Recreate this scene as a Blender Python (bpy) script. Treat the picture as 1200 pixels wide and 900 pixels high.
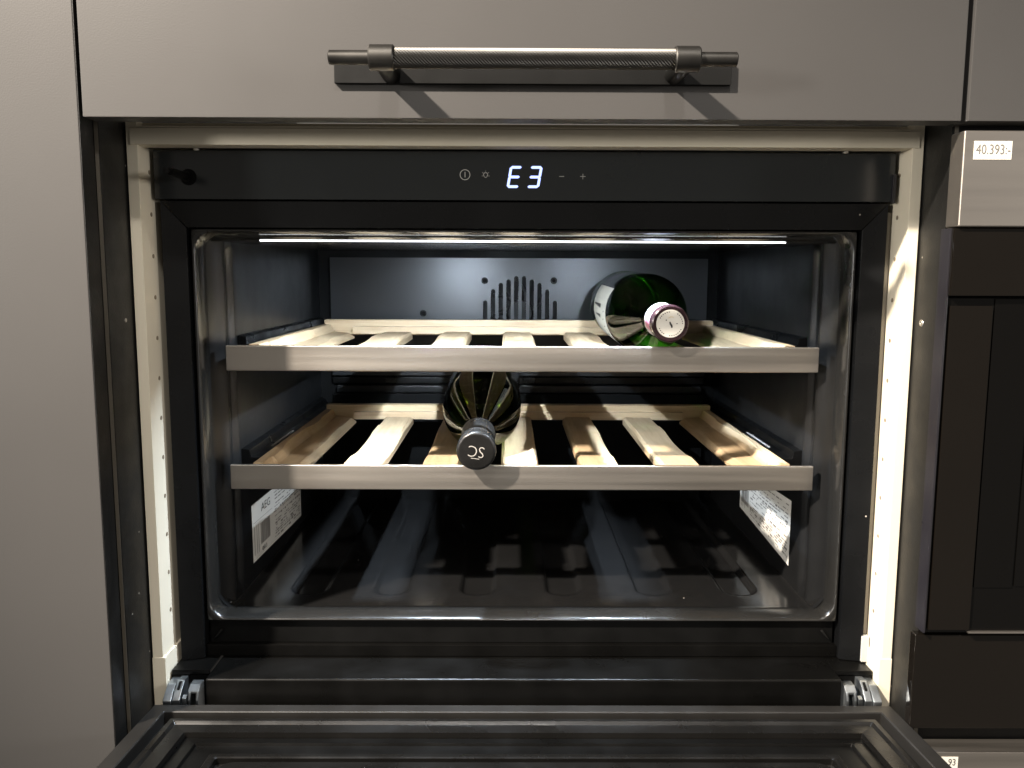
import bpy, bmesh, math, random
from mathutils import Vector, Matrix

random.seed(7)
for o in list(bpy.data.objects):
    bpy.data.objects.remove(o)
sc = bpy.context.scene
COL = sc.collection
R = math.radians

# ------------------------------------------------------------------ camera
F, VX, VY, ROLL, DIST, CX = 1000.0, 595.0, 322.0, .004, .5949, -.013
pitch = math.atan((450 - VY) / F)
yaw = math.atan((600 - VX) / F * math.cos(pitch))
fw = Vector((math.sin(yaw) * math.cos(pitch), math.cos(yaw) * math.cos(pitch), -math.sin(pitch)))
rt = Vector((math.cos(yaw), -math.sin(yaw), 0))
up = rt.cross(fw)
r2 = rt * math.cos(ROLL) + up * math.sin(ROLL)
u2 = -rt * math.sin(ROLL) + up * math.cos(ROLL)
cd = bpy.data.cameras.new('camera')
cam = bpy.data.objects.new('camera', cd)
COL.objects.link(cam)
cam.matrix_world = Matrix(((r2.x, u2.x, -fw.x, CX), (r2.y, u2.y, -fw.y, -DIST), (r2.z, u2.z, -fw.z, 0), (0, 0, 0, 1)))
cd.sensor_width = 36
cd.lens = 36 * F / 1200
cd.clip_start, cd.clip_end = .01, 60
sc.camera = cam

# ------------------------------------------------------------------ light of the showroom, with added fill lamps
w = bpy.data.worlds.new('World')
sc.world = w
w.use_nodes = True
bg = w.node_tree.nodes['Background']
bg.inputs[0].default_value = (1, .92, .82, 1)
bg.inputs[1].default_value = .16
sc.view_settings.view_transform = 'Standard'
sc.view_settings.look = 'None'
sc.view_settings.exposure = 0
sc.view_settings.gamma = 1


def lamp(name, loc, target, power, size, color, shape='DISK', size_y=None):
    d = bpy.data.lights.new(name, 'AREA')
    d.energy, d.size, d.color, d.shape = power, size, color, shape
    if size_y:
        d.size_y = size_y
    o = bpy.data.objects.new(name, d)
    COL.objects.link(o)
    o.location = loc
    o.rotation_euler = (Vector(target) - Vector(loc)).to_track_quat('-Z', 'Y').to_euler()
    return o


sd = bpy.data.lights.new('ceiling_spot', 'SPOT')
sd.energy, sd.shadow_soft_size, sd.color, sd.spot_size, sd.spot_blend = 660, .030, (1, .89, .77), R(38), 1.0
so = bpy.data.objects.new('ceiling_spot', sd)
COL.objects.link(so)
so.location = (-1.15, -.90, 1.13)
so.rotation_euler = (Vector((.03, 0, -.12)) - so.location).to_track_quat('-Z', 'Y').to_euler()
lamp('ceiling_spot', (.02, -1.05, 1.22), (0, 0, -.1), 11, .10, (1, .95, .90))
lamp('low_side_fill', (4.6, -2.8, .42), (0, 0, .05), 75, .8, (1, .96, .92))  # added low fill from the right, lifts the cream edges; unseen source
lamp('low_side_fill', (-3.8, -3.0, .40), (0, 0, .05), 128, .6, (1, .96, .90))  # added low fill from the left, brightens the cream top rail
lamp('ceiling_fill', (0, -2.2, 1.75), (0, -1.2, 0), 14, 3.2, (1, .90, .78), 'RECTANGLE', 1.6)  # broad soft fill added in place of the unseen bright ceiling


# ------------------------------------------------------------------ materials
def nodes(name):
    m = bpy.data.materials.new(name)
    m.use_nodes = True
    nt = m.node_tree
    return m, nt, nt.nodes['Principled BSDF']


def mat(name, col, rough=.4, metal=0.0, spec=.5, var=.12, scale=30, bump=.0, bscale=400, dust=0.0, rvar=.1, stretch=None, coat=0.0):
    m, nt, b = nodes(name)
    L = nt.links.new
    tc = nt.nodes.new('ShaderNodeTexCoord')
    vec = tc.outputs['Object']
    if stretch:
        mp = nt.nodes.new('ShaderNodeMapping')
        mp.inputs['Scale'].default_value = stretch
        L(vec, mp.inputs['Vector'])
        vec = mp.outputs['Vector']
    n = nt.nodes.new('ShaderNodeTexNoise')
    n.inputs['Scale'].default_value = scale
    n.inputs['Detail'].default_value = 5
    L(vec, n.inputs['Vector'])
    mx = nt.nodes.new('ShaderNodeMix')
    mx.data_type = 'RGBA'
    mx.inputs[6].default_value = tuple(c * (1 - var) for c in col) + (1,)
    mx.inputs[7].default_value = tuple(min(1, c * (1 + var)) for c in col) + (1,)
    L(n.outputs['Fac'], mx.inputs[0])
    out = mx.outputs[2]
    rr = nt.nodes.new('ShaderNodeMapRange')
    rr.inputs[1].default_value, rr.inputs[2].default_value = .3, .7
    rr.inputs[3].default_value, rr.inputs[4].default_value = max(.02, rough - rvar), min(1, rough + rvar)
    L(n.outputs['Fac'], rr.inputs[0])
    rout = rr.outputs[0]
    if dust:
        v = nt.nodes.new('ShaderNodeTexVoronoi')
        v.inputs['Scale'].default_value = 110
        v.inputs['Randomness'].default_value = 1
        L(tc.outputs['Object'], v.inputs['Vector'])
        lt = nt.nodes.new('ShaderNodeMath'); lt.operation = 'LESS_THAN'
        lt.inputs[1].default_value = .075
        L(v.outputs['Distance'], lt.inputs[0])
        sx = nt.nodes.new('ShaderNodeSeparateColor')
        L(v.outputs['Color'], sx.inputs[0])
        gt = nt.nodes.new('ShaderNodeMath'); gt.operation = 'GREATER_THAN'
        gt.inputs[1].default_value = 1 - dust
        L(sx.outputs[0], gt.inputs[0])
        mu = nt.nodes.new('ShaderNodeMath'); mu.operation = 'MULTIPLY'
        L(lt.outputs[0], mu.inputs[0]); L(gt.outputs[0], mu.inputs[1])
        m2 = nt.nodes.new('ShaderNodeMix'); m2.data_type = 'RGBA'
        m2.inputs[7].default_value = (.35, .32, .28, 1)
        L(mu.outputs[0], m2.inputs[0]); L(out, m2.inputs[6])
        out = m2.outputs[2]
    L(out, b.inputs['Base Color'])
    L(rout, b.inputs['Roughness'])
    b.inputs['Metallic'].default_value = metal
    b.inputs['Specular IOR Level'].default_value = spec
    b.inputs['Coat Weight'].default_value = coat
    b.inputs['Coat Roughness'].default_value = .08
    if bump:
        n2 = nt.nodes.new('ShaderNodeTexNoise')
        n2.inputs['Scale'].default_value = bscale
        n2.inputs['Detail'].default_value = 3
        L(vec, n2.inputs['Vector'])
        bp = nt.nodes.new('ShaderNodeBump')
        bp.inputs['Strength'].default_value = bump
        bp.inputs['Distance'].default_value = .001
        L(n2.outputs['Fac'], bp.inputs['Height'])
        L(bp.outputs[0], b.inputs['Normal'])
    return m


def emit(name, col, s):
    m, nt, b = nodes(name)
    b.inputs['Base Color'].default_value = (0, 0, 0, 1)
    b.inputs['Emission Color'].default_value = col + (1,)
    b.inputs['Emission Strength'].default_value = s
    return m


def wood_mat(name, axis=(60, 5, 60)):
    m, nt, b = nodes(name)
    L = nt.links.new
    tc = nt.nodes.new('ShaderNodeTexCoord')
    oi = nt.nodes.new('ShaderNodeObjectInfo')
    cmb = nt.nodes.new('ShaderNodeCombineXYZ')
    L(oi.outputs['Random'], cmb.inputs[0]); L(oi.outputs['Random'], cmb.inputs[2])
    ad = nt.nodes.new('ShaderNodeVectorMath'); ad.operation = 'ADD'
    L(tc.outputs['Object'], ad.inputs[0]); L(cmb.outputs[0], ad.inputs[1])
    mp = nt.nodes.new('ShaderNodeMapping')
    mp.inputs['Scale'].default_value = axis
    L(ad.outputs[0], mp.inputs['Vector'])
    n = nt.nodes.new('ShaderNodeTexNoise')
    n.inputs['Scale'].default_value = 2.2; n.inputs['Detail'].default_value = 7; n.inputs['Distortion'].default_value = .7
    L(mp.outputs[0], n.inputs['Vector'])
    cr = nt.nodes.new('ShaderNodeValToRGB')
    e = cr.color_ramp.elements
    e[0].position, e[0].color = .30, (.43, .305, .18, 1)
    e[1].position, e[1].color = .68, (.58, .45, .285, 1)
    L(n.outputs['Fac'], cr.inputs[0])
    hs = nt.nodes.new('ShaderNodeHueSaturation')
    mr = nt.nodes.new('ShaderNodeMapRange')
    mr.inputs[3].default_value, mr.inputs[4].default_value = .9, 1.1
    L(oi.outputs['Random'], mr.inputs[0]); L(mr.outputs[0], hs.inputs['Value'])
    L(cr.outputs[0], hs.inputs['Color'])
    L(hs.outputs[0], b.inputs['Base Color'])
    b.inputs['Roughness'].default_value = .5
    bp = nt.nodes.new('ShaderNodeBump')
    bp.inputs['Strength'].default_value = .25; bp.inputs['Distance'].default_value = .0006
    L(n.outputs['Fac'], bp.inputs['Height']); L(bp.outputs[0], b.inputs['Normal'])
    return m


def bottle_glass(name, tint, rough=.03):
    """thin-walled tinted glass: lets coloured light through, mirrors the room by Fresnel"""
    m = bpy.data.materials.new(name)
    m.use_nodes = True
    nt = m.node_tree
    nt.nodes.remove(nt.nodes['Principled BSDF'])
    out = nt.nodes['Material Output']
    L = nt.links.new
    tr = nt.nodes.new('ShaderNodeBsdfTransparent'); tr.inputs[0].default_value = tint + (1,)
    gl = nt.nodes.new('ShaderNodeBsdfGlossy'); gl.inputs['Roughness'].default_value = rough
    fr = nt.nodes.new('ShaderNodeFresnel'); fr.inputs[0].default_value = 1.55
    n = nt.nodes.new('ShaderNodeTexNoise'); n.inputs['Scale'].default_value = 60
    tc = nt.nodes.new('ShaderNodeTexCoord'); L(tc.outputs['Object'], n.inputs['Vector'])
    bp = nt.nodes.new('ShaderNodeBump'); bp.inputs['Strength'].default_value = .05; bp.inputs['Distance'].default_value = .001
    L(n.outputs['Fac'], bp.inputs['Height']); L(bp.outputs[0], gl.inputs['Normal'])
    mx = nt.nodes.new('ShaderNodeMixShader')
    L(fr.outputs[0], mx.inputs[0]); L(tr.outputs[0], mx.inputs[1]); L(gl.outputs[0], mx.inputs[2])
    L(mx.outputs[0], out.inputs[0])
    return m


M = dict(
    floor=mat('liner_floor', (.0085, .0085, .0086), .15, 0, .45, .15, 25, .04, 250, dust=.03, rvar=.05),
    laminate=mat('grey_laminate', (.057, .0545, .0520), .46, 0, .22, .05, 6, .06, 900, rvar=.05),
    steel=mat('brushed_steel', (.31, .285, .255), .50, 1, .5, .03, 8, .02, 300, stretch=(.6, 20, 20), rvar=.02),
    nsteel=mat('satin_steel', (.50, .46, .41), .42, 1, .5, .05, 8, .03, 500, stretch=(.5, 20, 20), rvar=.05),
    gun=mat('gunmetal', (.072, .069, .064), .42, 1, .5, .08, 40, rvar=.06),
    gunmatt=mat('dark_gunmetal', (.0065, .0065, .0062), .55, 0, .14, .08, 40),
    white=mat('cream_melamine', (.72, .655, .52), .45, 0, .4, .04, 12, .05, 700),
    cheek=mat('black_melamine', (.0045, .0043, .0038), .48, 0, .4, .25, 40, .15, 600, dust=.03),
    edge=mat('raw_edge', (.07, .06, .045), .6),
    strip=mat('grey_strip', (.20, .18, .145), .5),
    black=mat('black_plastic', (.0022, .0021, .0019), .34, 0, .24, .25, 30, .05, 500, dust=.012, rvar=.08),
    frame=mat('black_satin_frame', (.0042, .0044, .0047), .28, 0, .42, .2, 20, .03, 600, dust=.01, rvar=.06),
    glass=mat('smoked_glass', (.016, .018, .0185), .16, 0, .6, .1, 20, rvar=.04),
    liner=mat('black_liner', (.010, .0098, .0092), .20, 0, .55, .15, 25, .04, 250, dust=.02, rvar=.05),
    rim=mat('liner_rim', (.011, .0105, .0096), .24, 0, .6, .15, 25, rvar=.05),
    wall=mat('satin_liner', (.0075, .0077, .0080), .33, 0, .35, .12, 30, .10, 1400, rvar=.05),
    back=mat('back_steel', (.032, .033, .0345), .31, .5, .5, .06, 40, .05, 1600, rvar=.0),
    matte=mat('matt_black', (.0015, .0015, .0014), .6, 0, .15),
    rail=mat('runner_black', (.002, .002, .002), .34, 0, .22),
    doorframe=mat('door_frame_grey', (.0135, .0127, .0117), .42, 0, .34, .12, 30, .03, 600, dust=.015),
    ridge=mat('gasket_rubber', (.0050, .0047, .0043), .30, 0, .28, .15, 30, dust=.03),
    zinc=mat('zinc', (.42, .45, .47), .40, 1, .5, .25, 60, .2, 200, rvar=.12),
    screw=mat('screw_steel', (.45, .43, .40), .35, 1),
    hole=mat('hole_shade', (.20, .16, .11), .8),
    print=mat('grey_print', (.42, .41, .38), .5),
    paper=mat('paper', (.70, .67, .60), .6, 0, .3, .06, 30),
    plate=mat('plate_paper', (.62, .61, .57), .5, 0, .4, .06, 40),
    greyink=mat('grey_ink', (.16, .15, .14), .6),
    ink=mat('ink', (.03, .03, .03), .5),
    label=mat('wine_label', (.40, .395, .35), .55, 0, .3, .05, 30),
    foil=mat('maroon_foil', (.030, .014, .017), .25, .3, .6, .2, 60),
    sleeve=mat('pale_foil', (.72, .69, .72), .28, .5, .6, .1, 40),
    pink=mat('pink_reflection_tint', (.50, .16, .26), .3, .3, .6),
    capgrey=mat('graphite_foil', (.042, .041, .040), .33, .8, .6, .15, 60, .06, 200),
    silver=mat('silver_print', (.55, .52, .48), .4, .3),
    amber=mat('amber_print', (.6, .42, .1), .5),
    plum=mat('plum_black_edge', (.014, .013, .016), .35, 0, .5),
    brownglass=mat('dark_brown_glass', (.0055, .0044, .0034), .08, 0, .45, .15, 8, rvar=.03),
    deepglass=mat('deep_black_glass', (.0022, .0020, .0018), .06, 0, .4, .1, 8, rvar=.03),
    wood=wood_mat('beech_wood'),
    crosswood=wood_mat('beech_cross_wood', (5, 60, 60)),
    green=bottle_glass('green_glass', (.10, .33, .035)),
    dark=bottle_glass('olive_glass', (.15, .21, .022)),
    wine=mat('dark_wine', (.004, .006, .002), .2),
    led=emit('led_diffuser', (.95, .97, 1.0), 4),
    seg=emit('display_segment', (.40, .49, 1.0), 2.3),
)


# ------------------------------------------------------------------ mesh helpers
class MB:
    def __init__(self):
        self.bm = bmesh.new()

    def box(self, x0, x1, y0, y1, z0, z1, bev=0.0, seg=2):
        t = bmesh.new()
        bmesh.ops.create_cube(t, size=1)
        for v in t.verts:
            v.co = Vector((x0 + (v.co.x + .5) * (x1 - x0), y0 + (v.co.y + .5) * (y1 - y0), z0 + (v.co.z + .5) * (z1 - z0)))
        if bev:
            bmesh.ops.bevel(t, geom=list(t.edges), offset=bev, segments=seg, affect='EDGES', profile=.5)
        self._add(t)
        return self

    def _add(self, t):
        me = bpy.data.meshes.new('tmp')
        t.to_mesh(me)
        t.free()
        self.bm.from_mesh(me)
        bpy.data.meshes.remove(me)

    def prism(self, pts, axis, a, b, bev=0.0, seg=2):
        """pts: 2D outline, swept along axis from a to b"""
        t = bmesh.new()

        def P(p, s):
            return {'x': (s, p[0], p[1]), 'y': (p[0], s, p[1]), 'z': (p[0], p[1], s)}[axis]
        A = [t.verts.new(P(p, a)) for p in pts]
        B = [t.verts.new(P(p, b)) for p in pts]
        n = len(pts)
        t.faces.new(A)
        t.faces.new(B[::-1])
        for i in range(n):
            t.faces.new((A[i], B[i], B[(i + 1) % n], A[(i + 1) % n]))
        bmesh.ops.recalc_face_normals(t, faces=list(t.faces))
        if bev:
            bmesh.ops.bevel(t, geom=list(t.edges), offset=bev, segments=seg, affect='EDGES', profile=.5)
        self._add(t)
        return self

    def loft(self, rings, closed=True, caps=True):
        t = self.bm
        vs = [[t.verts.new(p) for p in r] for r in rings]
        n = len(rings[0])
        new = []
        for a, b in zip(vs, vs[1:]):
            for i in range(n if closed else n - 1):
                j = (i + 1) % n
                new.append(t.faces.new((a[i], a[j], b[j], b[i])))
        if caps and closed:
            new.append(t.faces.new(vs[0][::-1]))
            new.append(t.faces.new(vs[-1]))
        bmesh.ops.recalc_face_normals(t, faces=new)
        return self

    def lathe(self, prof, o, axis, n=40, caps=True):
        """prof: (distance along axis, radius)"""
        ax = Vector(axis).normalized()
        h = Vector((0, 0, 1)) if abs(ax.z) < .9 else Vector((1, 0, 0))
        e1 = ax.cross(h).normalized()
        e2 = ax.cross(e1)
        o = Vector(o)
        rings = [[o + ax * d + (e1 * math.cos(2 * math.pi * i / n) + e2 * math.sin(2 * math.pi * i / n)) * max(r, 1e-5) for i in range(n)] for d, r in prof]
        return self.loft(rings, True, caps)

    def tube(self, pts, r, n=10):
        pts = [Vector(p) for p in pts]
        rings = []
        for i, p in enumerate(pts):
            d = (pts[min(i + 1, len(pts) - 1)] - pts[max(i - 1, 0)]).normalized()
            h = Vector((0, 1, 0)) if abs(d.y) < .9 else Vector((0, 0, 1))
            e1 = d.cross(h).normalized()
            e2 = d.cross(e1)
            rings.append([p + (e1 * math.cos(2 * math.pi * k / n) + e2 * math.sin(2 * math.pi * k / n)) * r for k in range(n)])
        return self.loft(rings)

    def quad(self, *p):
        self.bm.faces.new([self.bm.verts.new(q) for q in p])
        return self

    def build(self, name, m, parent=None, smooth=True, wn=True, angle=35):
        me = bpy.data.meshes.new(name)
        self.bm.to_mesh(me)
        self.bm.free()
        me.materials.append(M[m] if isinstance(m, str) else m)
        if smooth:
            for p in me.polygons:
                p.use_smooth = True
            me.set_sharp_from_angle(angle=R(angle))
        o = bpy.data.objects.new(name, me)
        COL.objects.link(o)
        if parent:
            o.parent = parent
        if wn and smooth:
            md = o.modifiers.new('normals', 'WEIGHTED_NORMAL')
            md.keep_sharp = True
        return o


def thing(name, label, cat, loc=(0, 0, 0), group=None):
    o = bpy.data.objects.new(name, None)
    COL.objects.link(o)
    o.empty_display_size = .02
    o['label'], o['category'] = label, cat
    if group:
        o['group'] = group
    return o


def text_mesh(s, size, sx=1.0, shear=0.0, thin=0.0):
    c = bpy.data.curves.new('txt', 'FONT')
    c.body, c.size, c.align_x, c.align_y, c.shear = s, size, 'CENTER', 'CENTER', shear
    c.resolution_u = 3
    c.offset = -thin
    o = bpy.data.objects.new('txt', c)
    COL.objects.link(o)
    dg = bpy.context.evaluated_depsgraph_get()
    me = bpy.data.meshes.new_from_object(o.evaluated_get(dg))
    bpy.data.objects.remove(o)
    bpy.data.curves.remove(c)
    for v in me.vertices:
        v.co.x *= sx
    return me


def text(name, s, size, fn, m, parent, sx=1.0, shear=0.0, thin=0.0):
    """fn maps the flat lettering (u, v) into the place"""
    me = text_mesh(s, size, sx, shear, thin)
    for v in me.vertices:
        v.co = fn(v.co.x, v.co.y)
    me.name = name
    me.materials.clear()
    me.materials.append(M[m])
    o = bpy.data.objects.new(name, me)
    COL.objects.link(o)
    o.parent = parent
    return o


def rrect(hx0, hx1, z0, z1, r, y, k=6):
    pts = []
    for cx, cz, a in ((hx1 - r, z1 - r, 0), (hx0 + r, z1 - r, 90), (hx0 + r, z0 + r, 180), (hx1 - r, z0 + r, 270)):
        for i in range(k + 1):
            t = R(a + 90 * i / k)
            pts.append((cx + r * math.cos(t), y, cz + r * math.sin(t)))
    return pts


# ================================================================== kitchen fronts
t = thing('kitchen_drawer', 'wide taupe drawer front with the knurled bar handle, above the open wine cooler', 'drawer')
MB().box(-.3003, .2937, 0, .019, .1045, .30, .0007).build('front_panel', 'laminate', t)
PZ = .1330
h = MB().box(-.1296, .1358, -.0042, -.0003, PZ - .0066, PZ + .0095, .0005).build('handle', 'gunmatt', t)
HY = -.045
KN, KL = 40, 170
x0, x1 = -.0845, .0898
rings = []
for j in range(KL + 1):
    ring = []
    for i in range(KN):
        a = 2 * math.pi * i / KN
        rr = .00645 if (i + j) % 2 == 0 else .0059
        ring.append((x0 + (x1 - x0) * j / KL, HY + rr * math.cos(a), PZ + rr * math.sin(a)))
    rings.append(ring)
MB().loft(rings).build('knurled_grip', 'gun', h, smooth=False)
for a, b in ((-.1246, -.0985), (.1047, .1286)):
    MB().lathe([(0, .0036), (.0006, .0044), (b - a - .0006, .0044), (b - a, .0036)], (a, HY, PZ), (1, 0, 0), 32).build('bar_end', 'gun', h)
for xc in (-.0917, .0974):
    MB().lathe([(-.0078, .0060), (-.0078, .0071), (-.0070, .0078), (.0070, .0078), (.0078, .0071), (.0078, .0060)], (xc, HY, PZ), (1, 0, 0), 40).build('clamp', 'gun', h)
    MB().lathe([(.004, .0066), (.041, .0066)], (xc, HY, PZ), (0, 1, 0), 24).build('post', 'gunmatt', h)

t = thing('tall_cabinet', 'tall taupe cabinet door filling the left edge beside the wine cooler', 'cabinet')
MB().box(-.62, -.3033, 0, .0185, -.75, .45, .0007).build('door_panel', 'laminate', t)
MB().box(-.62, -.3000, .0215, .60, -.75, .45, .0004).build('side_panel', 'cheek', t)
MB().box(-.3032, -.3028, .0004, .0185, -.75, .45).build('door_edge', 'cheek', t)
MB().box(-.3030, -.3004, .0204, .0209, -.75, .45).build('edge_band', 'edge', t)
MB().box(-.60, -.3034, .0186, .0212, -.75, .45).build('door_gap_shade', 'matte', t)  # black sheet standing in for the shade inside the door gap
MB().lathe([(0, .0016), (.0004, .0013)], (-.30, .048, -.035), (1, 0, 0), 14).build('screw', 'screw', t)

t = thing('upper_right_drawer', 'plain taupe drawer front cut off by the top right corner', 'drawer')
MB().box(.2982, .62, 0, .019, .1045, .30, .0007).build('front_panel', 'laminate', t)

t = thing('right_cabinet', 'black cabinet side between the cream niche and the built-in appliance', 'cabinet')
MB().box(.2998, .62, .0215, .60, -.75, .30, .0004).build('side_panel', 'cheek', t)
MB().box(.3001, .3030, .0204, .0209, -.75, .30).build('edge_band', 'edge', t)
s = MB().lathe([(0, .0028), (.0006, .0024), (.0006, .0012), (.0002, .0010)], (.2998, .050, -.035), (-1, 0, 0), 18).build('screw', 'screw', t)

# ------------------------------------------------------------------ neighbouring appliance
t = thing('built_in_appliance', 'built-in appliance of steel and black glass at the right edge, price tag on top', 'appliance')
MB().box(.2968, .62, .0002, .0185, .0340, .0986, .0012, 3).build('steel_panel', 'steel', t)
MB().box(.2962, .62, .0035, .020, -.0135, .0334, .0008).build('upper_glass', 'brownglass', t)
MB().box(.2950, .2966, .0070, .020, -.262, .0334, .0004).build('side_trim', 'plum', t)
MB().box(.2958, .62, .0095, .020, -.2625, -.0150, .0005).build('door_glass', 'deepglass', t)
MB().box(.2990, .3295, .0075, .0094, -.2600, -.0205, .0005).build('glass_column', 'brownglass', t)
MB().box(.3310, .3590, .0085, .0094, -.2275, -.0155, .0004).build('dark_panel', 'deepglass', t)
MB().box(.3605, .62, .0085, .0094, -.2265, -.0155, .0004).build('dark_panel', 'deepglass', t)
MB().box(.3285, .62, .0065, .0094, -.2622, -.2608, .0003).build('tray_edge', 'steel', t)
MB().box(.2920, .62, .0120, .0205, -.3400, -.2655, .001, 3).build('lower_panel', 'brownglass', t)
MB().box(.2985, .62, .0206, .0212, -.36, .1040).build('gap_shade', 'matte', t)  # black backing sheet, paints the shade seen in the slits around the fronts
tag = MB().box(.3036, .3296, -.0002, .0001, .0792, .0915).build('price_tag', 'paper', t)
text('lettering', '40.393:-', .0094, lambda u, v: Vector((.3168 + u, -.0004, .0856 + v)), 'greyink', tag, .78)
t = thing('lower_right_drawer', 'pale drawer front at the bottom right corner with a cut-off price tag', 'drawer')
MB().box(.2955, .62, 0, .019, -.60, -.3520, .0007).build('front_panel', 'nsteel', t)
tag = MB().box(.3115, .3240, -.0003, -.0001, -.372, -.3555).build('price_tag', 'paper', t)
text('lettering', '93', .0075, lambda u, v: Vector((.3195 + u, -.0005, -.3598 + v)), 'ink', tag, .8)

# ------------------------------------------------------------------ cream niche
t = thing('niche_carcass', 'cream cabinet carcass framing the wine cooler on three sides', 'cabinet')
for sx in (-1, 1):
    a, b = sorted((sx * .2905, sx * .2988))
    p = MB().box(a, b, .0615, .56, -.345, .1135, .0005).build('side_board', 'white', t)
    m = MB()
    for k in range(12):
        m.lathe([(0, .0017), (.0003, .0017)], (sx * .2904, .0805, -.2747 + .032 * k), (-sx, 0, 0), 14)
    m.build('shelf_pin_holes', 'hole', p)['kind'] = 'stuff'
    a, b = sorted((sx * .2885, sx * .2991))
    MB().box(a, b, .0608, .30, -.360, -.3075, .0006).build('bottom_block', 'white', t)
MB().box(-.2903, .2903, .0720, .30, .1040, .1130, .0005).build('top_board', 'white', t)
MB().box(-.2955, .2950, .0600, .0780, .0953, .1075, .0005).build('top_rail', 'white', t)
MB().box(-.2970, .2965, .0612, .0719, .1078, .1092, .0003).build('rail_lip', 'white', t)
MB().box(-.289, .289, .0781, .0800, .0950, .1035).build('rail_back', 'matte', t)
for x in (-.253, .247):
    MB().lathe([(0, .0024), (.0012, .0020), (.0014, .0008)], (x, .0795, .0952), (0, 0, -1), 12).build('screw', 'paper', t)

# ================================================================== wine cooler
wc = thing('wine_cooler', 'black built-in wine cooler with open door and lit cavity', 'wine cooler')
cp = MB().box(-.2868, .2866, .0800, .1050, .0572, .0945, .0006).build('control_panel', 'glass', wc)
DY = .0797


def fr(u, v, y=DY):
    return Vector((u, y, v))


# display digits from slanted segment bars
def seg_digit(xc, segs):
    W, H, T, zc = .0078, .0146, .0020, .0750
    sh = .17
    hw, hh = W / 2, H / 2
    bars = dict(a=(-hw + .0007, hh, hw - .0007, hh), d=(-hw + .0007, -hh, hw - .0007, -hh), g=(-hw + .0009, 0, hw - .0009, 0),
                f=(-hw, .0006, -hw, hh - .0006), e=(-hw, -hh + .0006, -hw, -.0006), b=(hw, .0006, hw, hh - .0006), c=(hw, -hh + .0006, hw, -.0006))
    m = MB()
    for k in segs:
        xa, za, xb, zb = bars[k]
        if za == zb:
            q = [(xa, za - T / 2), (xb, za - T / 2), (xb + T / 2, za), (xb, za + T / 2), (xa, za + T / 2), (xa - T / 2, za)]
        else:
            q = [(xa - T / 2, za), (xa, za - T / 2), (xa + T / 2, za), (xa + T / 2, zb), (xa, zb + T / 2), (xa - T / 2, zb)]
        q = [(xc + x + z * sh, zc + z) for x, z in q]
        m.prism(q, 'y', DY, DY + .0005)
    return m.build('display_digit', 'seg', cp, smooth=False)


seg_digit(-.0083, 'adefg')
seg_digit(.0072, 'abcdg')


def ring(m, xc, zc, r, t, n=28, a0=0, a1=360):
    k = n
    inn, out = [], []
    for i in range(k + 1):
        a = R(a0 + (a1 - a0) * i / k)
        inn.append((xc + (r - t / 2) * math.cos(a), DY, zc + (r - t / 2) * math.sin(a)))
        out.append((xc + (r + t / 2) * math.cos(a), DY, zc + (r + t / 2) * math.sin(a)))
    m.loft([inn, out], closed=False, caps=False)


m = MB(); ring(m, -.0466, .0765, .0038, .00055); m.box(-.0469, -.0463, DY, DY + .0001, .0745, .0787)
m.build('power_icon', 'print', cp, smooth=False)
m = MB(); ring(m, -.0307, .0766, .0016, .0005, 16, -60, 240); m.box(-.0315, -.0299, DY, DY + .0001, .0744, .0748)
for a in (90, 35, 145, -20, 200):
    c, s_ = math.cos(R(a)), math.sin(R(a))
    m.tube([(-.0307 + .0024 * c, DY, .0766 + .0024 * s_), (-.0307 + .0031 * c, DY, .0766 + .0031 * s_)], .0002, 6)
m.build('light_icon', 'print', cp, smooth=False)
MB().box(.0262, .0300, DY, DY + .0001, .0754, .0758).build('minus_icon', 'print', cp, smooth=False)
m = MB().box(.0424, .0466, DY, DY + .0001, .0754, .0758); m.box(.0443, .0447, DY, DY + .0001, .0735, .0777)
m.build('plus_icon', 'print', cp, smooth=False)
MB().lathe([(0, .0042), (.002, .0042), (.002, .0030), (.034, .0030), (.034, .0022), (.040, .0022), (.0402, .0012)], (-.2615, .080, .0742), (0, -1, 0), 24).build('mounting_bolt', 'black', wc)
MB().lathe([(0, .0062), (.0003, .0062)], (-.2600, .0799, .0738), (0, -1, 0), 24).build('bolt_hole', 'matte', cp)
MB().box(.2840, .2866, .0770, .0798, .0562, .0780, .0003).build('end_bracket', 'plum', wc)

# surround frame, mitred
YO, YI = .0850, .0895
FO, FI = .2850, .2672
FT, FIT, FB = .0566, .0362, -.3212


def slab(pts, back=.103):
    m = MB()
    fr_ = [m.bm.verts.new(p) for p in pts]
    bk = [m.bm.verts.new((p[0], back, p[2])) for p in pts]
    n = len(pts)
    m.bm.faces.new(fr_)
    m.bm.faces.new(bk[::-1])
    for i in range(n):
        m.bm.faces.new((fr_[i], bk[i], bk[(i + 1) % n], fr_[(i + 1) % n]))
    bmesh.ops.recalc_face_normals(m.bm, faces=list(m.bm.faces))
    bmesh.ops.bevel(m.bm, geom=list(m.bm.edges), offset=.0004, segments=2, affect='EDGES')
    return m


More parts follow.
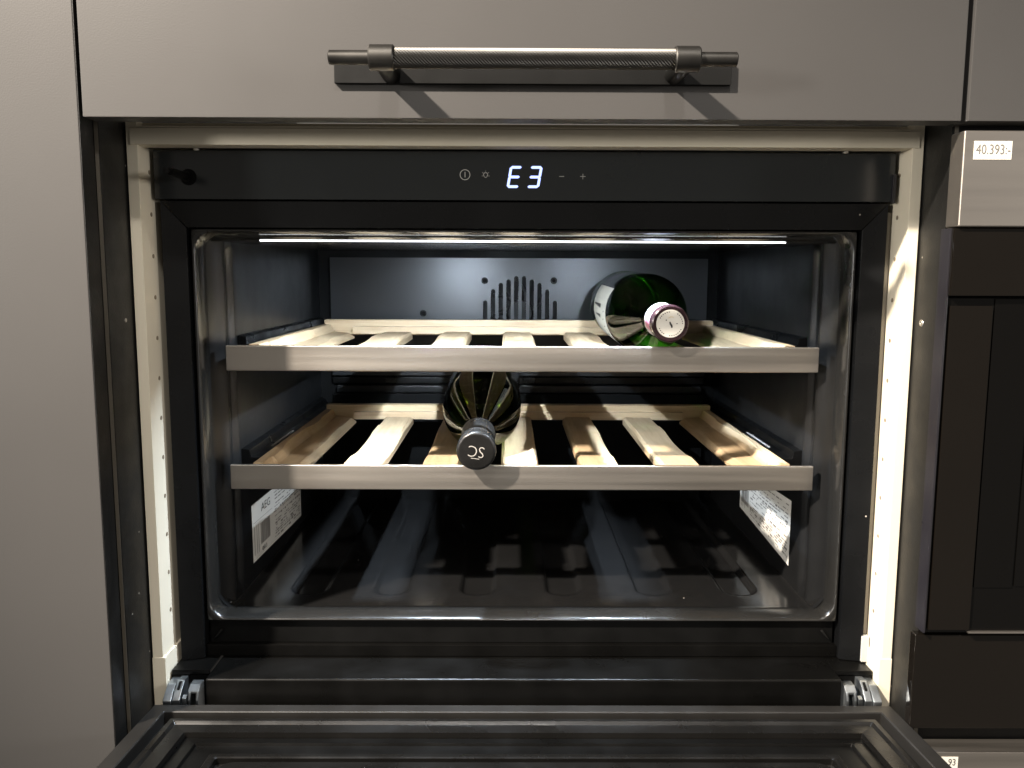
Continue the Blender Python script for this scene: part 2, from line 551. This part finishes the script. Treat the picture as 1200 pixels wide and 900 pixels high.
g = .0004
slab([(-FO + g, YO, FT - g), (FO - g, YO, FT - g), (FI - g, YI, FIT), (-FI + g, YI, FIT)]).build('frame_top', 'frame', wc)
for sx in (-1, 1):
    slab([(sx * FO, YO, FT - g), (sx * FI, YI, FIT - g), (sx * FI, YI, FB), (sx * FO, YO, FB)]).build('frame_side', 'frame', wc)
MB().box(-.2645, .2645, .0990, .104, -.3110, -.2902, .0004).build('lower_recess', 'matte', wc)
MB().box(-.2668, .2668, .0940, .104, -.3212, -.3112, .0006).build('lower_strip', 'black', wc)
m = MB()
for sx in (-1, 1):
    a, b = sorted((sx * .2640, sx * .2672))
    m.box(a, b, .1041, .1060, -.32, .0360)
m.box(-.2640, .2640, .1041, .1060, .0340, .0360)
m.box(-.2640, .2640, .1041, .1060, -.32, -.2885)
m.build('seam_backing', 'matte', wc)
# sheet-metal fold marks in the lower corners
for sx in (-1, 1):
    MB().prism([(sx * .258, -.3045), (sx * .262, -.3075), (sx * .2555, -.2985), (sx * .2535, -.2995)], 'y', .0960, .0989, .0006).build('corner_clip', 'gunmatt', wc)
MB().box(.2856, .2900, .0900, .100, -.3000, .050, .0004).build('mounting_strip', 'strip', wc)
MB().box(.2836, .2896, .0830, .0890, -.3205, -.2985, .0004).build('strip_foot', 'print', wc)

# liner rim with rounded mouth
OX, OZ1, OZ0 = .2605, .0312, -.2856
rings = [rrect(-.2650, .2650, -.2895, .0352, .0012, .1035), rrect(-.2650, .2650, -.2895, .0352, .0012, .0936), rrect(-.2646, .2646, -.2891, .0348, .0012, .0931)]
rings.append(rrect(-OX - .0038, OX + .0038, OZ0 - .0034, OZ1 + .0034, .0135, .0930))
for k in range(1, 7):
    a = R(90 * k / 6)
    e = .0036 * (1 - math.sin(a))
    rings.append(rrect(-OX - e, OX + e, OZ0 - e, OZ1 + e, .0125 + e, .0930 + .0115 * (1 - math.cos(a))))
rings.append(rrect(-OX, OX, OZ0, OZ1, .0125, .1120))
rings.append(rrect(-OX - .0025, OX + .0025, OZ0 - .0025, OZ1 + .0025, .0140, .1190))
MB().loft(rings, True, False).build('liner_rim', 'rim', wc, wn=False, angle=60)

# side walls: profile in plan, swept in height
for sx in (-1, 1):
    prof = [(.2620, .1125), (.2612, .1160), (.2560, .1235), (.2528, .1275), (.2516, .1300), (.2518, .1318), (.2550, .1345), (.2562, .1365), (.2562, .1465), (.2550, .1485), (.2518, .1510), (.2514, .1530), (.2514, .1600), (.2514, .4880), (.2600, .4885)]
    zs = [-.289, -.2820, -.27, -.15, 0, .0200, .0245, .0300]
    rings = []
    for z in zs:
        k = 1.0 if -.2815 < z < .0230 else 0.0
        rings.append([(sx * (x if k or not (.130 < y < .152) else .2516), y, z) for x, y in prof])
    MB().loft(rings, False, False).build('side_wall', 'wall', wc, wn=False, angle=50)
# ceiling with lamp housing
MB().prism([(.1120, .0335), (.1125, .0300), (.1160, .0279), (.1196, .0279), (.1200, .0264), (.2050, .0268), (.2150, .0285), (.49, .0290), (.49, .0335)], 'x', -.2598, .2598, .0006).build('cavity_ceiling', 'liner', wc)
led = MB().box(-.2175, .2160, .1168, .1194, .0266, .0277, .0003).build('led_strip', 'led', wc)
for x, watt in ((-.080, 2.8), (.098, 1.6)):
    d = bpy.data.lights.new('cavity_led', 'AREA')
    d.energy, d.size, d.color, d.shape, d.spread = watt, .007, (.74, .86, 1.0), 'DISK', R(140)
    o = bpy.data.objects.new('cavity_led', d)
    COL.objects.link(o)
    o.location = (x, .1140, .0235)
    o.rotation_euler = (R(26), 0, 0)

# floor as a relief with cradle grooves
gx = [-.267, -.1935, -.1190, -.0400, .0385, .1210, .2000]
NX, NY = 260, 90
X0, X1, Y0, Y1 = -.2612, .2612, .1100, .4900
bm = bmesh.new()
grid = []
for j in range(NY + 1):
    y = Y0 + (Y1 - Y0) * (j / NY) ** 1.4
    row = []
    for i in range(NX + 1):
        x = X0 + (X1 - X0) * i / NX
        z = -.2868
        for c in gx[1:]:
            hw = .0165
            dx = abs(x - c)
            yy = min(0, y - (.1460 + hw))
            d = math.hypot(dx, yy) - hw
            s_ = max(0, min(1, (-d) / .0035))
            z -= .0042 * s_ * s_ * (3 - 2 * s_)
        e = max(0, (abs(x) - .2480) / .0132)
        z += .012 * e * e
        e = max(0, (.1180 - y) / .008)
        z += .0010 * e
        row.append(bm.verts.new((x, y, z)))
    grid.append(row)
for j in range(NY):
    for i in range(NX):
        bm.faces.new((grid[j][i], grid[j][i + 1], grid[j + 1][i + 1], grid[j + 1][i]))
m = MB(); m.bm.free(); m.bm = bm
m.build('cavity_floor', 'floor', wc, wn=False, angle=80)
# back
MB().box(-.262, .262, .4890, .4960, -.29, .034).build('back_wall', 'matte', wc)
BY = .480
# back panel with arched set of slots, cut out of a strip layout
slots = []
for k in range(10):
    x = .0021 + (k - 4.5) * .00973
    rel = abs(k - 4.5)
    top = -.0016 - [0, .0042, .0085, .0165, .0305][int(rel)] * 1.0
    slots.append((x, top))
m = MB()
PX0, PX1, PB, PT, SB, SH = -.2352, .2365, -.1270, .0206, -.0560, .0028
m.box(PX0, slots[0][0] - SH, BY, BY + .0015, PB, PT)
m.box(slots[-1][0] + SH, PX1, BY, BY + .0015, PB, PT)
for (xa, ta), (xb, tb) in zip(slots, slots[1:]):
    m.box(xa + SH, xb - SH, BY, BY + .0015, PB, PT)
for x, top in slots:
    n = 8
    arc = [(x + SH * math.cos(R(180 * i / n)), top - SH + SH * math.sin(R(180 * i / n))) for i in range(n + 1)]
    m.prism([(x - SH, PT), (x + SH, PT)] + arc, 'y', BY, BY + .0015)
    m.box(x - SH, x + SH, BY, BY + .0015, PB, SB)
bmesh.ops.remove_doubles(m.bm, verts=list(m.bm.verts), dist=.00002)
bpn = m.build('back_panel', 'back', wc, smooth=False)
# fan behind the slots
m = MB()
m.lathe([(0, .0001), (.0005, .0150), (.006, .0165), (.007, .0165)], (.0021, .4835, -.0480), (0, 1, 0), 32)
for k in range(7):
    a = 2 * math.pi * k / 7 + .3
    c, s_ = math.cos(a), math.sin(a)
    m.tube([(.0021 + .016 * c, .486, -.048 + .016 * s_), (.0021 + .028 * math.cos(a + .15), .4855, -.048 + .028 * math.sin(a + .15)), (.0021 + .041 * math.cos(a + .45), .4865, -.048 + .041 * math.sin(a + .45))], .0022, 6)
m.build('fan', 'gunmatt', wc)
for x, z in ((-.0423, -.0075), (.0441, -.0072), (-.1195, -.0483)):
    MB().lathe([(0, .0042), (.0004, .0042), (.0004, .0026), (.0016, .0022), (.0022, .0008)], (x, BY - .0002, z), (0, -1, 0), 20).build('rivet', 'matte', bpn)
m = MB().box(-.2352, .2365, .4800, .489, -.1375, -.1290, .001)
m.build('back_ledge', 'rail', wc)
MB().box(-.2300, .2330, .4785, .489, -.1490, -.1395, .0015).build('back_ledge', 'wall', wc)
MB().box(-.2352, .2365, .4820, .489, -.2960, -.1505, .001).build('lower_back', 'matte', wc)
m = MB().box(-.2800, .2800, .5200, .5240, -.3190, .0900)
m.box(-.2800, -.2770, .1070, .5195, -.3190, .0900)
m.box(.2770, .2800, .1070, .5195, -.3190, .0900)
m.box(-.2765, .2765, .1070, .5195, .0870, .0900)
m.box(-.2765, .2765, .1070, .5195, -.3190, -.3160)
m.build('outer_casing', 'matte', wc)
# runners on both walls, two levels
for zt in (-.0593, -.1607):
    for sx in (-1, 1):
        rr_ = MB().prism([(sx * .2513, zt + .0055), (sx * .2440, zt + .0045), (sx * .2425, zt - .0020), (sx * .2330, zt - .0025), (sx * .2312, zt - .0120), (sx * .2513, zt - .0150)], 'y', .1560, .4785, .0006).build('shelf_runner', 'rail', wc)
        a, b = sorted((sx * .2365, sx * .2385))
        MB().box(a, b, .205, .285, zt - .0024, zt - .0015).build('runner_mark', 'print', rr_, smooth=False)


# rating plates
def plate(quad_, sx, brand, seed):
    rnd = random.Random(seed)

    def at(u, v, off=0.0):
        a = [quad_[0][i] * (1 - u) + quad_[1][i] * u for i in (0, 1)]
        b = [quad_[3][i] * (1 - u) + quad_[2][i] * u for i in (0, 1)]
        return Vector((sx * (.2509 - off), a[0] * (1 - v) + b[0] * v, a[1] * (1 - v) + b[1] * v))
    m = MB()
    n = 12
    m.loft([[at(i / n, 0) for i in range(n + 1)], [at(i / n, 1) for i in range(n + 1)]], False, False)
    p = m.build('rating_plate', 'plate', wc, smooth=False)
    W, H = .186, .058
    m = MB()

    def bar(u0, u1, v0, v1):
        m.quad(at(u0, v0, .0002), at(u1, v0, .0002), at(u1, v1, .0002), at(u0, v1, .0002))
    # barcode
    bu = .14 if brand else .80
    u = bu
    while u < bu + .17:
        wd = rnd.choice((.004, .006, .010))
        bar(u, u + wd, .42, .80)
        u += wd + rnd.choice((.005, .007))
    # rows of small print
    v = .08
    while v < .94:
        u = (.40 if brand else .03) + rnd.random() * .03
        end = .97 if brand else .76
        while u < end:
            wd = rnd.uniform(.006, .06)
            bar(u, min(u + wd, end), v, v + rnd.choice((.014, .018, .022, .034)))
            u += wd + rnd.choice((.008, .012, .02, .07))
        v += rnd.choice((.042, .05, .06, .085))
    for u in (.03, .07, .10):
        bar(u, u + .006, .40, .9) if brand else bar(u + .85, u + .856, .1, .9)
    bar(.02, .36, .33, .337) if brand else None
    m.build('small_print', 'greyink', p, smooth=False)['kind'] = 'stuff'
    if brand:
        text('lettering', 'AEG', .25, lambda a, b: at(.245 + a * .36, .17 - b * .80, .0003), 'ink', p)
        text('lettering', '003', .12, lambda a, b: at(.20 + a * .5, .90 - b * .9, .0003), 'ink', p)


plate([(.1780, -.2140), (.3640, -.2190), (.3640, -.2766), (.1790, -.2695)], -1, True, 3)
plate([(.1765, -.2075), (.3480, -.2150), (.3480, -.2600), (.1770, -.2700)], 1, False, 5)

# sill and hinges
ZS = -.3216
m = MB()
m.prism([(.0530, ZS - .0012), (.0542, ZS), (.1020, ZS), (.1020, ZS - .004), (.0575, ZS - .004), (.0570, -.360), (.0530, -.360)], 'x', -.2540, .2560, .0008, 2)
m.build('front_sill', 'black', wc)
for sx in (-1, 1):
    a, b = sorted((sx * .2560, sx * .2872))
    MB().box(a, b, .0690, .1020, ZS - .004, ZS, .0006).build('sill_end', 'black', wc)
    a, b = sorted((sx * .2545, sx * .2880))
    MB().box(a, b, .0700, .0760, -.360, ZS - .0045).build('hinge_pocket', 'matte', wc)
    # zinc arm sloping down to the door, with a narrow channel beside it
    arm = [(.0720, ZS - .0050), (.0610, ZS - .0046), (.0545, ZS - .0090), (.0480, -.3370), (.0480, -.352), (.0720, -.352)]
    m = MB().prism(arm, 'x', *sorted((sx * .2735, sx * .2795)), .0007)
    arm = [(.0720, ZS - .0062), (.0590, ZS - .0068), (.0520, ZS - .0115), (.0470, -.3372), (.0470, -.352), (.0720, -.352)]
    m.prism(arm, 'x', *sorted((sx * .2800, sx * .2868)), .0007)
    hg = m.build('door_hinge', 'zinc', wc)
    MB().prism([(.0600, ZS - .0050), (.0545, ZS - .0085), (.0535, ZS - .0100), (.0590, ZS - .0065)], 'x', *sorted((sx * .2752, sx * .2776)), .0003).build('hinge_slot', 'matte', hg)
    ch = [(.0640, ZS - .0060), (.0560, ZS - .0062), (.0510, ZS - .0100), (.0490, -.3375), (.0490, -.352), (.0640, -.352)]
    m = MB().prism(ch, 'x', *sorted((sx * .2592, sx * .2612)), .0005)
    m.prism(ch, 'x', *sorted((sx * .2655, sx * .2675)), .0005)
    m.prism([(.0640, ZS - .0058), (.0562, ZS - .0060), (.0512, ZS - .0096), (.0512, ZS - .0115), (.0562, ZS - .0080), (.0640, ZS - .0078)], 'x', *sorted((sx * .2590, sx * .2677)), .0004)
    m.build('hinge_plate', 'zinc', hg)
    MB().prism([(.0560, -.3400), (.0530, -.3345), (.0490, -.3360), (.0490, -.3460), (.0560, -.352)], 'x', *sorted((sx * .2685, sx * .2722)), .0006).build('hinge_link', 'zinc', hg)

# open door lying forward, profile carried round all four sides with mitred corners
TA = R(3.4)


def dp(x, s, hgt):
    """s metres from the hinge edge towards the viewer, hgt above the door's inner face plane"""
    return Vector((x, .0450 - s * math.cos(TA) - hgt * math.sin(TA), -.3390 + s * math.sin(TA) + hgt * math.cos(TA)))


DW, DL = .2922, .452


def door_ring(d, hgt, r=.0):
    r = max(r, .0005)
    pts = []
    for cx, cs, a in ((DW - d - r, DL - d - r, 0), (-DW + d + r, DL - d - r, 90), (-DW + d + r, d + r, 180), (DW - d - r, d + r, 270)):
        for i in range(5):
            t_ = R(a + 90 * i / 4)
            pts.append(dp(cx + r * math.cos(t_), cs + r * math.sin(t_), hgt))
    return pts


door = MB().loft([door_ring(d, hh, r) for d, hh, r in ((.0005, -.040, 0), (0, -.039, 0), (0, -.0006, 0), (.0006, 0, 0), (.0118, .0002, 0), (.0126, -.0006, 0), (.0128, -.010, 0), (.120, -.0118, 0))], True, True).build('door', 'doorframe', wc, wn=False, angle=30)
prof = [(.0195, -.0105), (.0197, -.0030), (.0208, -.0016), (.0242, -.0018), (.0262, -.0040), (.0368, -.0050), (.0374, -.0095)]
MB().loft([door_ring(d, hh, .001) for d, hh in prof], True, False).build('gasket', 'ridge', door, wn=False, angle=25)
prof = [(.0378, -.0105), (.0380, -.0092), (.0482, -.0084), (.0490, -.0068), (.0498, -.0068), (.0506, -.0088), (.0655, -.0092), (.0656, -.0112)]
MB().loft([door_ring(d, hh, .001) for d, hh in prof], True, False).build('gasket_bellows', 'black', door, wn=False, angle=25)
prof = [(.0664, -.0112), (.0666, -.0064), (.0676, -.0056), (.0716, -.0056), (.0727, -.0064), (.0730, -.0112)]
MB().loft([door_ring(d, hh, .002) for d, hh in prof], True, False).build('frame_bead', 'ridge', door, wn=False, angle=25)
prof = [(.0776, -.0114), (.0779, -.0066), (.0790, -.0058), (.0850, -.0061), (.0876, -.0056), (.0890, -.0064), (.0896, -.0090)]
MB().loft([door_ring(d, hh, .010) for d, hh in prof], True, False).build('glass_frame', 'ridge', door, wn=False, angle=25)
MB().loft([door_ring(d, hh, .012) for d, hh in ((.0890, -.0100), (.0890, -.0079), (.0896, -.0075), (.2, -.0075))], True, True).build('door_glass', 'glass', door, wn=False)

# ================================================================== shelves
STA = [(.1195, -.0086, .0146), (.1450, -.0086, .0146), (.1458, -.0056, .0150), (.1760, -.0056, .0150), (.1850, -.0064, .0147), (.1980, -.0074, .0143), (.2200, -.0080, .0140),
       (.2650, -.0081, .0140), (.2850, -.0076, .0142), (.2990, -.0068, .0146), (.3080, -.0062, .0149), (.3450, -.0062, .0149), (.3462, -.0074, .0145), (.4125, -.0074, .0145)]


def make_shelf(zt, label, seed):
    rnd = random.Random(seed)
    t = thing('wine_shelf', label, 'shelf', group='pull-out shelves of the wine cooler')
    MB().box(-.2485, .2475, .1150, .1190, zt - .0213, zt, .0009, 3).build('front_bar', 'nsteel', t)
    for x in (-.212, -.1425, -.0725, -.002, .0695, .1415, .2105):
        side = abs(x) > .2
        rings = []
        jit = [rnd.uniform(-.0004, .0004) for _ in STA]
        for (y, hgt, tw), jt in zip(STA, jit):
            hgt += jt * .5
            if side:
                s_ = 1 if x > 0 else -1
                hw = .0178
                ins = .0178 - .005 - (tw - .0140) * 5
                loc = [(hw, -.0165), (hw, 0), (ins, 0), (ins - .0045, hgt - .001), (-hw + .006, hgt - .003), (-hw, hgt - .007), (-hw, -.0165)]
                pts = [(x + s_ * a, y, zt + b + .0008) for a, b in loc]
            else:
                hw = .0168
                loc = [(-hw, -.0165), (-hw, hgt - .0030), (-tw, hgt), (tw, hgt), (hw, hgt - .0030), (hw, -.0165)]
                pts = [(x + a, y, zt + b) for a, b in loc]
            rings.append(pts)
        MB().loft(rings).build('slat', 'wood', t, smooth=False)
    MB().box(-.2298, .2298, .4145, .4270, zt - .0120, zt + .0060, .0008).build('rear_rail', 'crosswood', t)
    MB().box(-.1962, .1962, .4080, .4143, zt - .0105, zt - .0015, .0006).build('rear_cleat', 'crosswood', t)
    for sx in (-1, 1):
        a, b = sorted((sx * .2300, sx * .2330))
        MB().box(a, b, .1192, .4260, zt - .0180, zt - .0030, .0004).build('slide_rail', 'rail', t)
    return t


make_shelf(-.0593, 'upper wooden slatted shelf with steel front bar, holding the bottle with the pale cap', 1)
make_shelf(-.1607, 'lower wooden slatted shelf with steel front bar, holding the bottle with the graphite cap', 2)


# ================================================================== bottles
def frame_of(end, axis):
    ax = Vector(axis).normalized()
    e1 = Vector((0, 0, 1)) - ax * ax.z
    e1.normalize()
    e2 = ax.cross(e1)            # to the left when looking along the axis into the cavity
    return Vector(end), ax, e1, e2


def shoulder(r_body, r_neck, d0, d1, n=12):
    pts = []
    for i in range(n + 1):
        t_ = i / n
        # a tight concave turn out of the neck, then a round convex shoulder
        s_ = t_ * t_ * (3 - 2 * t_) if t_ < .25 else None
        a = math.sin(t_ * math.pi / 2) ** 1.25
        pts.append((d0 + (d1 - d0) * t_ ** 1.15, r_neck + (r_body - r_neck) * a))
    return pts


def make_bottle(label, end, axis, rb, glass, sh0, sh1, cap):
    t = thing('wine_bottle', label, 'bottle', group='wine bottles lying in the cooler')
    o, ax, e1, e2 = frame_of(end, axis)
    neck = .0136
    prof = [(.004, .0120), (.006, neck), (.030, neck), (sh0 - .008, neck + .0004)] + shoulder(rb, neck + .0006, sh0, sh1) + [(.290, rb), (.296, rb - .002), (.300, rb - .007), (.2995, rb * .6), (.285, rb * .25), (.280, .001)]
    MB().lathe(prof, o, ax, 72, True).build('glass_body', glass, t, wn=False, angle=60)
    inner = [(.030, .0095), (sh0 - .008, .0098)] + [(d + .002, r - .0032) for d, r in shoulder(rb, neck, sh0, sh1)] + [(.288, rb - .0032), (.292, rb - .009)]
    cap(t, o, ax, e1, e2)
    return t, (o, ax, e1, e2)


def cap_pale(t, o, ax, e1, e2):
    c = MB().lathe([(.0002, .0119), (0, .0140), (.0008, .0152), (.003, .0156), (.012, .0155), (.0135, .0150)], o, ax, 48).build('capsule', 'foil', t, wn=False)
    MB().lathe([(-.0004, .0001), (-.0004, .0112), (.0002, .0116)], o, ax, 48).build('cap_disc', 'paper', c, wn=False)
    s_ = MB().lathe([(.0130, .0146), (.0140, .0150), (.0420, .0150), (.0430, .0144)], o, ax, 48).build('neck_sleeve', 'sleeve', t, wn=False)
    m = MB()
    n = 10
    def P(d, a, r=.01515):
        return o + ax * d + (e1 * math.cos(a) + e2 * math.sin(a)) * r
    SG = 1 if e2.x < 0 else -1
    a0, a1 = R(70) * SG, R(118) * SG
    m.loft([[P(.016, a0 + (a1 - a0) * i / n) for i in range(n + 1)], [P(.034, a0 + (a1 - a0) * i / n + .1) for i in range(n + 1)]], False, False)
    m.build('pink_reflection', 'pink', s_, wn=False)  # pink reflection on the foil, put on as a coloured patch
    m = MB()

    def D(u, v):
        return o + ax * -.0006 - e2 * SG * u + e1 * v
    fig = [(-.0012, .0016), (-.0002, .0018), (.0004, .0004), (.0016, -.0012), (.0018, -.0030), (.0006, -.0034), (.0002, -.0018), (-.0008, -.0002)]
    m.quad(*[D(*p) for p in fig[:4]]); m.quad(*[D(*p) for p in fig[3:]]); m.quad(D(*fig[0]), D(*fig[3]), D(*fig[6]), D(*fig[7]))
    m.quad(*[D(-.0036 + .0006 * math.cos(k), .0030 + .0006 * math.sin(k)) for k in (0, 1.2, 2.5, 3.8, 5)])
    m.quad(*[D(.0052 + .0007 * math.cos(k), .0002 + .0004 * math.sin(k)) for k in (0, 1.2, 2.5, 3.8, 5)])
    rnd = random.Random(4)
    for k in range(34):
        a = 2 * math.pi * k / 34
        if rnd.random() < .75:
            q = .0094
            m.quad(*[D((q + i) * math.cos(a + j), (q + i) * math.sin(a + j)) for i, j in ((0, 0), (.0007, 0), (.0007, .09), (0, .09))])
    m.build('cap_emblem', 'ink', c, smooth=False)
    m = MB()
    for k in range(9):
        a, b = R(40 + 14 * k), R(54 + 14 * k)
        m.quad(*[D(.0005 + q * math.cos(x), .0042 + q * .7 * math.sin(x)) for q, x in ((.0020, a), (.0024, a), (.0024, b), (.0020, b))])
    m.build('cap_scroll', 'amber', c, smooth=False)


def cap_graphite(t, o, ax, e1, e2):
    c = MB().lathe([(.0004, .0001), (.0003, .0135), (.0004, .0150), (.0016, .0164), (.0040, .0166), (.0075, .0164), (.0090, .0156), (.0105, .0160), (.0120, .0154), (.0180, .0150), (.0190, .0154), (.0205, .0154), (.0215, .0149), (.0520, .0150), (.0530, .0146)], o, ax, 48).build('capsule', 'capgrey', t, wn=False, angle=50)
    SG = 1 if e2.x < 0 else -1
    th = R(180 - 8)

    def fn(u, v):
        uu, vv = u * math.cos(th) - v * math.sin(th), u * math.sin(th) + v * math.cos(th)
        return o + ax * -.0001 - e2 * SG * uu + e1 * (vv + .0004)
    text('lettering', 'SC', .0140, fn, 'silver', c, .88, 0, .00022)
    m = MB()
    m.quad(*[fn(a, b) for a, b in ((-.0035, .0062), (.0035, .0062), (.0035, .0067), (-.0035, .0067))])
    m.build('cap_rule', 'silver', c, smooth=False)


b1, fr1 = make_bottle('green glass bottle with pale label and white-faced cap, on the upper shelf', (.1197, .1020, -.0392), (.004, 1, .020), .0384, 'green', .070, .128, cap_pale)
o, ax, e1, e2 = fr1
SG = 1 if e2.x < 0 else -1
m = MB()
n = 24
a0, a1 = R(52) * SG, R(200) * SG
m.loft([[o + ax * d + (e1 * math.cos(a0 + (a1 - a0) * i / n) + e2 * math.sin(a0 + (a1 - a0) * i / n)) * .0387 for i in range(n + 1)] for d in (.136, .250)], False, False)
lb = m.build('label', 'label', b1, wn=False)
m = MB()


def LP(d, deg, r=.0389):
    a = R(deg) * SG
    return o + ax * d + (e1 * math.cos(a) + e2 * math.sin(a)) * r


for d0, d1, g0, g1 in ((.150, .158, 88, 118), (.156, .166, 100, 125), (.163, .172, 112, 138), (.150, .154, 128, 150), (.180, .240, 80, 84), (.182, .230, 96, 99)):
    m.quad(LP(d0, g0), LP(d1, g0 + 2), LP(d1, g1), LP(d0 + .002, g1 + 3))
m.build('label_print', 'ink', lb, smooth=False)

b2, fr2 = make_bottle('dark olive glass bottle with lettered graphite cap, neck over the lower front bar', (-.0389, .0960, -.1448), (.002, 1, .098), .0388, 'dark', .066, .150, cap_graphite)
